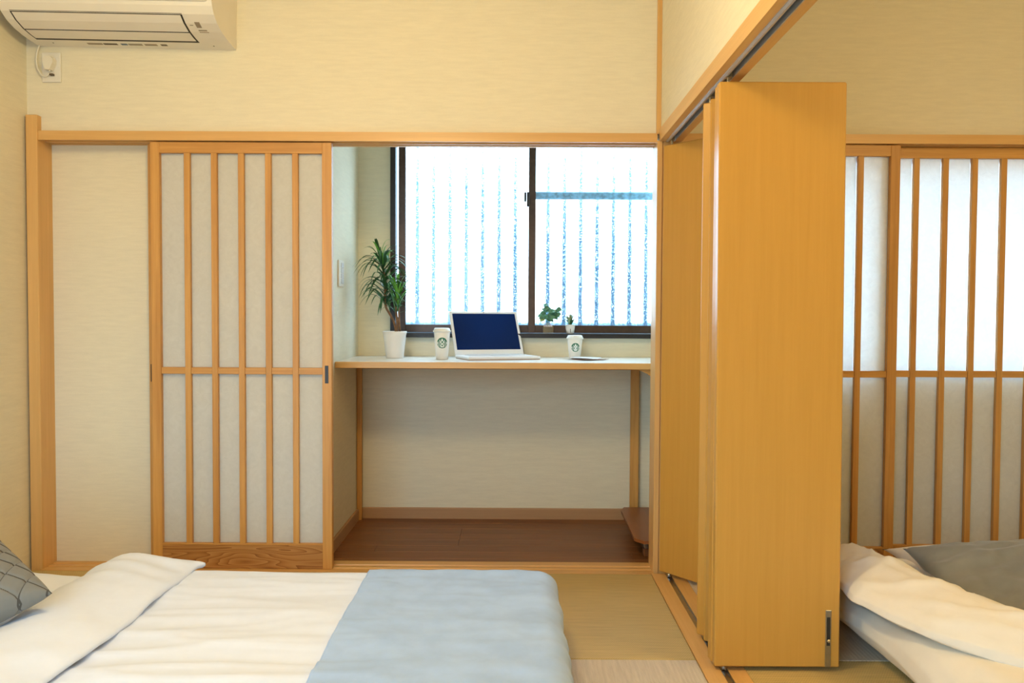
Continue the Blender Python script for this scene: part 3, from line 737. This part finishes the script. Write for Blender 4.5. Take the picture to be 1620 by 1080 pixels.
# ------------------------------------------------------------------ soft things
def nz(x, y, z=0, s=1): return noise.noise(Vector((x*s, y*s, z*s)))
def drape(x0, x1, y0, y1, ztop, rad, drops, nx, ny, wr, thick=.0, zmin=.012):
    """cloth lying on a flat top, rounded over its edges and hanging down; drops = (x0 side, x1 side, y0 side, y1 side) lengths"""
    bm = bmesh.new(); V = []
    q = rad*math.pi/2
    def fold(e, sign):   # e beyond the edge start: returns outward offset, drop
        if e <= 0: return 0, 0
        if e < q: a = e/rad; return rad*math.sin(a), rad*(1-math.cos(a))
        return rad, rad+(e-q)
    sx0, sx1 = x0+(rad if drops[0] else 0), x1-(rad if drops[1] else 0)
    sy0, sy1 = y0+(rad if drops[2] else 0), y1-(rad if drops[3] else 0)
    A = sx0-drops[0]; B = sx1+drops[1]; D = sy0-drops[2]; E_ = sy1+drops[3]
    for j in range(ny+1):
        row = []
        for i in range(nx+1):
            s = A+(B-A)*i/nx; t = D+(E_-D)*j/ny
            ox, dx = fold(sx0-s, -1) if s < sx0 else fold(s-sx1, 1)
            oy, dy = fold(sy0-t, -1) if t < sy0 else fold(t-sy1, 1)
            X = min(max(s, sx0), sx1)+(ox if s > sx1 else -ox if s < sx0 else 0)
            Y = min(max(t, sy0), sy1)+(oy if t > sy1 else -oy if t < sy0 else 0)
            cr = 1
            if ox and oy:   # round the corner
                h = math.hypot(ox, oy); m_ = max(ox, oy); k = m_/h
                X = min(max(s, sx0), sx1)+(ox*k if s > sx1 else -ox*k); Y = min(max(t, sy0), sy1)+(oy*k if t > sy1 else -oy*k)
            Z = ztop-max(dx, dy)-.35*min(dx, dy)
            w = wr(s, t)
            out = Vector((ox if s > sx1 else -ox, oy if t > sy1 else -oy, 0))/rad
            dz = 1-min(1, max(dx, dy)/rad)
            P = Vector((X, Y, Z))+Vector((0, 0, 1))*w*max(dz, .25)+out*w*1.2
            P.z = max(P.z, zmin+.002*abs(w)*100*0)
            row.append(bm.verts.new(P))
        V.append(row)
    for j in range(ny):
        for i in range(nx): bm.faces.new((V[j][i], V[j][i+1], V[j+1][i+1], V[j+1][i]))
    return bm
def thicken(o, t, off=1):
    m_ = o.modifiers.new('thick', 'SOLIDIFY'); m_.thickness = t; m_.offset = off; return o
# --- main bed: mattress, duvet, runner, fold of duvet, pillow, cushion
BX0, BX1, BY0, BY1 = -1.93, .115, -2.15, -.735
def rbox(x0, x1, y0, y1, z0, z1, r=.03, seg=3):
    bm = box(bmesh.new(), x0, x1, y0, y1, z0, z1); bmesh.ops.bevel(bm, geom=bm.edges[:], offset=r, segments=seg, affect='EDGES', profile=.5); return bm
bed = thing('bed', 'low mattress on the tatami made up under the white duvet and blue grey blanket', 'bed', (-.9, -1.44, 0))
obj('mattress', rbox(BX0, BX1-.01, BY0, BY1-.005, .002, .175, .035), sheet_c, bed, True)
obj('bottom_sheet', drape(BX0-.0, BX1+.002, BY0-.01, BY1+.008, .184, .035, (0, .13, .13, .13), 60, 60, lambda s, t: .003*nz(s, t, 0, 9)), sheet_c, bed, True)
def ridge(a): return (1-abs(a)*2)**3 if abs(a) < .5 else 0
def duv(s, t):
    w_ = t+.05*nz(s*1.5, t*2, 3)
    am = 1 if s < -.55 else .4 if s > -.35 else 1-.6*(s+.55)/.2
    return am*(.012*nz(s*1.0, t*4.2, 1.3, 1.6)+.007*nz(s*1.6, w_*9, 5.1, 1.3)+.006*ridge(nz(s*1.1, w_*8, 8.1))+.004*ridge(nz(s*2.6, w_*13, 4.4)))
dv = obj('duvet', drape(-1.30, BX1+.012, BY0-.02, BY1+.012, .222, .045, (0, .17, .19, .19), 150, 130, duv, .004), linen, None, True)
thicken(dv, .004); tag(dv, 'white cotton duvet spread over the bed in the main room', 'duvet')
# turned-back head end of the duvet: a soft flap with an open edge
bm = bmesh.new(); V = []
ny = 110; prof_f = [(-1.035, .226), (-1.020, .232), (-1.018, .244), (-1.032, .2535), (-1.07, .262), (-1.12, .272), (-1.17, .279), (-1.22, .281), (-1.27, .276), (-1.315, .260), (-1.345, .236), (-1.352, .212), (-1.335, .192), (-1.30, .186)]
for j in range(ny+1):
    y = BY1+.028-(1.47)*j/ny; row = []
    e = max(0, (BY1-.045-y)) if False else 0
    tE = max(0, 1-(BY1+.028-y)/.075)            # near the bed's far side the flap rounds over
    for k, (X, Z) in enumerate(prof_f):
        f = k/(len(prof_f)-1)
        tip = tE**2
        x = X+.012*nz(y*3.2, k*.12, 2)+.02*math.sin(y*4.3)*.5
        x += .035*tip*(1-f)                        # the flap's corner reaches further towards the foot
        z = Z+.010*nz(x*5, y*3.5, 4)+.006*nz(x*16, y*9, 9)+.006*ridge(nz((x+y*.5)*7, y*3, 2))-.010*tip*(.3+f)-(.004*tip if k > 2 else -.002*tip)
        if 4 <= k <= 9: z += .006*math.sin(y*60+x*14)*max(0, 1-(BY1-y)/.35)
        row.append(bm.verts.new((x, y, z)))
    V.append(row)
for a, b in zip(V, V[1:]):
    for k in range(len(prof_f)-1): bm.faces.new((a[k], a[k+1], b[k+1], b[k]))
bm.faces.new(V[0]); bm.faces.new(V[-1][::-1]); bmesh.ops.recalc_face_normals(bm, faces=bm.faces[:])
fo = obj('turned_back_edge', bm, linen, dv, True)
sd = fo.modifiers.new('soft', 'SUBSURF'); sd.levels = 1; sd.render_levels = 1
def bl(s, t):
    edge = max(0, (s+.05)/.2)
    return duv(s, t)+.003*nz(s, t, 7, 5)+.0025*nz(s, t, 3, 16)+.002*ridge(nz(s, t*2, 5, 6))+.004*edge*nz(s*1, t*9, 2, 1.2)
bb = obj('blanket', drape(-.462, BX1+.016, BY0-.03, BY1+.024, .2285, .052, (0, .165, .2, .2), 90, 150, bl, .006), blanket_m, None, True)
thicken(bb, .006); tag(bb, 'soft blue grey fleece blanket laid across the foot of the white bed', 'blanket')

def pillow(w, h, t, n=36, pinch=.10, ex=.55, seed=0, wr=.006, quilt=0, piping=False, flop=0):
    bm = bmesh.new(); top = []; bot = []
    def pt(u, v, s):
        x = w/2*u*(1-pinch*(1-u*u)*0-pinch*.5*(v*v)*(1-abs(u))*0); y = h/2*v
        x *= 1-pinch*(1-v*v)*abs(u)**3*-.0
        # edges bow inwards between the corners
        x = w/2*(u-pinch*u*abs(u)**2*(1-v*v)*.9); y = h/2*(v-pinch*v*abs(v)**2*(1-u*u)*.9)
        k = max(0, (1-u**2))**ex*max(0, (1-v**2))**ex
        z = s*t/2*k
        wv = wr*nz(u*1.6+seed, v*1.6, s, 1.7)*(k**.3)+wr*.6*nz(u*4+seed, v*4, 3+s, 1.5)*k**.3
        if k: z += wv
        if quilt and k:
            a = (u+v)*quilt; b = (u-v)*quilt
            for q_ in (a, b):
                f = abs((q_ % 1)-.5)*2; g = max(0, (f-.72)/.28)
                z -= s*.006*g*g*min(1, k*3)
        z += flop*(u*u)
        return (x, y, z)
    for j in range(n+1):
        top.append([]); bot.append([])
        for i in range(n+1):
            u = -1+2*i/n; v = -1+2*j/n
            a = bm.verts.new(pt(u, v, 1)); top[-1].append(a)
            bot[-1].append(a if i in (0, n) or j in (0, n) else bm.verts.new(pt(u, v, -1)))
    for j in range(n):
        for i in range(n):
            bm.faces.new((top[j][i], top[j][i+1], top[j+1][i+1], top[j+1][i]))
            bm.faces.new((bot[j][i], bot[j+1][i], bot[j+1][i+1], bot[j][i+1]))
    return bm
def place(o, loc, rot): o.location = loc; o.rotation_euler = tuple(R(a) for a in rot)
p1 = obj('pillow', pillow(.56, .74, .13, seed=2), linen, None, True); place(p1, (-1.60, -1.15, .232), (0, 4, 0))
tag(p1, 'plump white pillow lying at the head of the bed behind the grey cushion', 'pillow')
c1 = obj('cushion', pillow(.50, .50, .20, 150, pinch=.03, ex=.40, seed=5, quilt=3.6, wr=.002), quilt_m, None, True)
e1 = Vector((1, .10, -.04)).normalized(); nn_ = e1.cross(Vector((-.06, .97, .26))).normalized(); e2 = nn_.cross(e1)
ux_ = (e1-e2).normalized(); uy_ = nn_.cross(ux_)
c1.matrix_world = Matrix.Translation((-1.532, -1.325, .350)) @ Matrix((ux_, uy_, nn_)).transposed().to_4x4()
tag(c1, 'grey cushion quilted in diamonds leaning on the white pillow by the left wall', 'cushion')

# --- bed of the side room
b2 = thing('bed', 'second mattress on the tatami in the side room under the rumpled duvet', 'bed', (1.9, -1.3, 0))
obj('mattress', rbox(1.13, 2.85, -2.35, -.30, .002, .16, .04), sheet_c, b2, True)
# rumpled duvet: heap along the near side of the mattress
def mound(ys, prof_fn, nk, name, mat, label=None, cat=None, parent=None):
    bm = bmesh.new(); V = []
    for j, y in enumerate(ys):
        V.append([bm.verts.new(prof_fn(k/(nk-1), y)) for k in range(nk)])
    for a, b in zip(V, V[1:]):
        for k in range(nk-1): bm.faces.new((a[k], a[k+1], b[k+1], b[k]))
    bmesh.ops.recalc_face_normals(bm, faces=bm.faces[:])
    o = obj(name, bm, mat, parent, True)
    if label: tag(o, label, cat)
    return o
def interp(pts, t):
    k = t*(len(pts)-1); i = min(int(k), len(pts)-2); f = k-i; f = f*f*(3-2*f)*.35+f*.65
    return [a+(b-a)*f for a, b in zip(pts[i], pts[i+1])]
def d2(t, y):
    # cross-section from the underside, round the outer bulge, up over the ridge, down onto the mattress
    yy = min(1, max(0, (-y-.42)/1.0)); 
    sh = .03+.10*yy; H = .305-.02*yy
    P = [(1.20, .05), (1.10, .040), (1.045, .055), (1.012, .09), (1.012, .13), (1.035, .165), (1.08, .19), (1.15, .203), (1.24, .205), (1.32, .20), (1.42, .195), (1.50, .19), (1.66, .178), (1.9, .172), (2.2, .170)]
    x, z = interp(P, t)
    s = nz(y*3, t*3, 1)
    x += sh*.55+.018*nz(t*3, y*2.6, 5)
    z += .010*nz(t*6, y*4.5, 2)+.006*nz(t*14, y*7+t*5, 8)+.012*math.sin(9*t+y*7)*(1 if .2 < t < .8 else .3)
    end = max(0, (y+.52)/.2)      # slumps at the far end
    if end > 0: z = z*(1-.55*min(1, end)**1.3)+.03*min(1, end); x += .06*min(1, end)**1.5*(1 if t < .5 else 0)
    return Vector((x, y, max(z, .012)))
dd = mound([-.34-.018*j for j in range(112)], d2, 70, 'duvet', linen2, 'rumpled white duvet heaped along the edge of the side-room bed', 'duvet')
mo = dd.modifiers.new('thick', 'SOLIDIFY'); mo.thickness = .006
# upper fold of the same duvet, its hem standing open over a shaded pocket
def d3(t, y):
    f = min(1, max(0, (-.62-y)/.75))
    x0 = 1.005+.33*max(0, -.98-y)+.55*max(0, -1.25-y); zt = .262+.045*min(1, max(0, (-.5-y)/.35))-.05*max(0, -1.2-y)
    P = [(.05, -.105), (.01, -.10), (-.012, -.085), (-.006, -.066), (.02, -.045), (.06, -.022), (.11, -.004), (.15, 0), (.20, -.02), (.26, -.06), (.34, -.11)]
    a, b = interp(P, t)
    x = x0+a*(1.0+.15*f)+.012*nz(y*5, t*2, 7); z = zt+b+.006*nz(t*5, y*6, 4)+.004*nz(t*13, y*12, 1)+.005*math.sin(y*30+t*9)*max(0, 1-t*2.5)+min(1, max(0, t*4-1.2))*(.010*ridge(nz(y*4+t*2, t*3, 6))+.006*ridge(nz(y*9-t*5, t*3, 1)))
    en = max(0, (y+.60)/.14)
    if en > 0: z -= .05*min(1, en)**2
    return Vector((x, y, z))
d3o = mound([-.50-.012*j for j in range(140)], d3, 44, 'folded_layer', linen2, parent=dd)
mo = d3o.modifiers.new('thick', 'SOLIDIFY'); mo.thickness = .007
p2 = obj('pillow', pillow(.66, .46, .15, seed=4), linen2, None, True); place(p2, (1.66, -.62, .205), (0, 0, -4))
tag(p2, 'white pillow lying under the grey velvet pillow in the side room', 'pillow')
p3 = obj('pillow', pillow(.72, .50, .18, 60, seed=9, wr=.022), grey_v, None, True); place(p3, (1.67, -.86, .222), (20, -4, 2))
tag(p3, 'plain grey velvet pillow on the bed in the side room', 'pillow')
for o in bpy.data.objects:
    if '_local' in o: del o['_local']
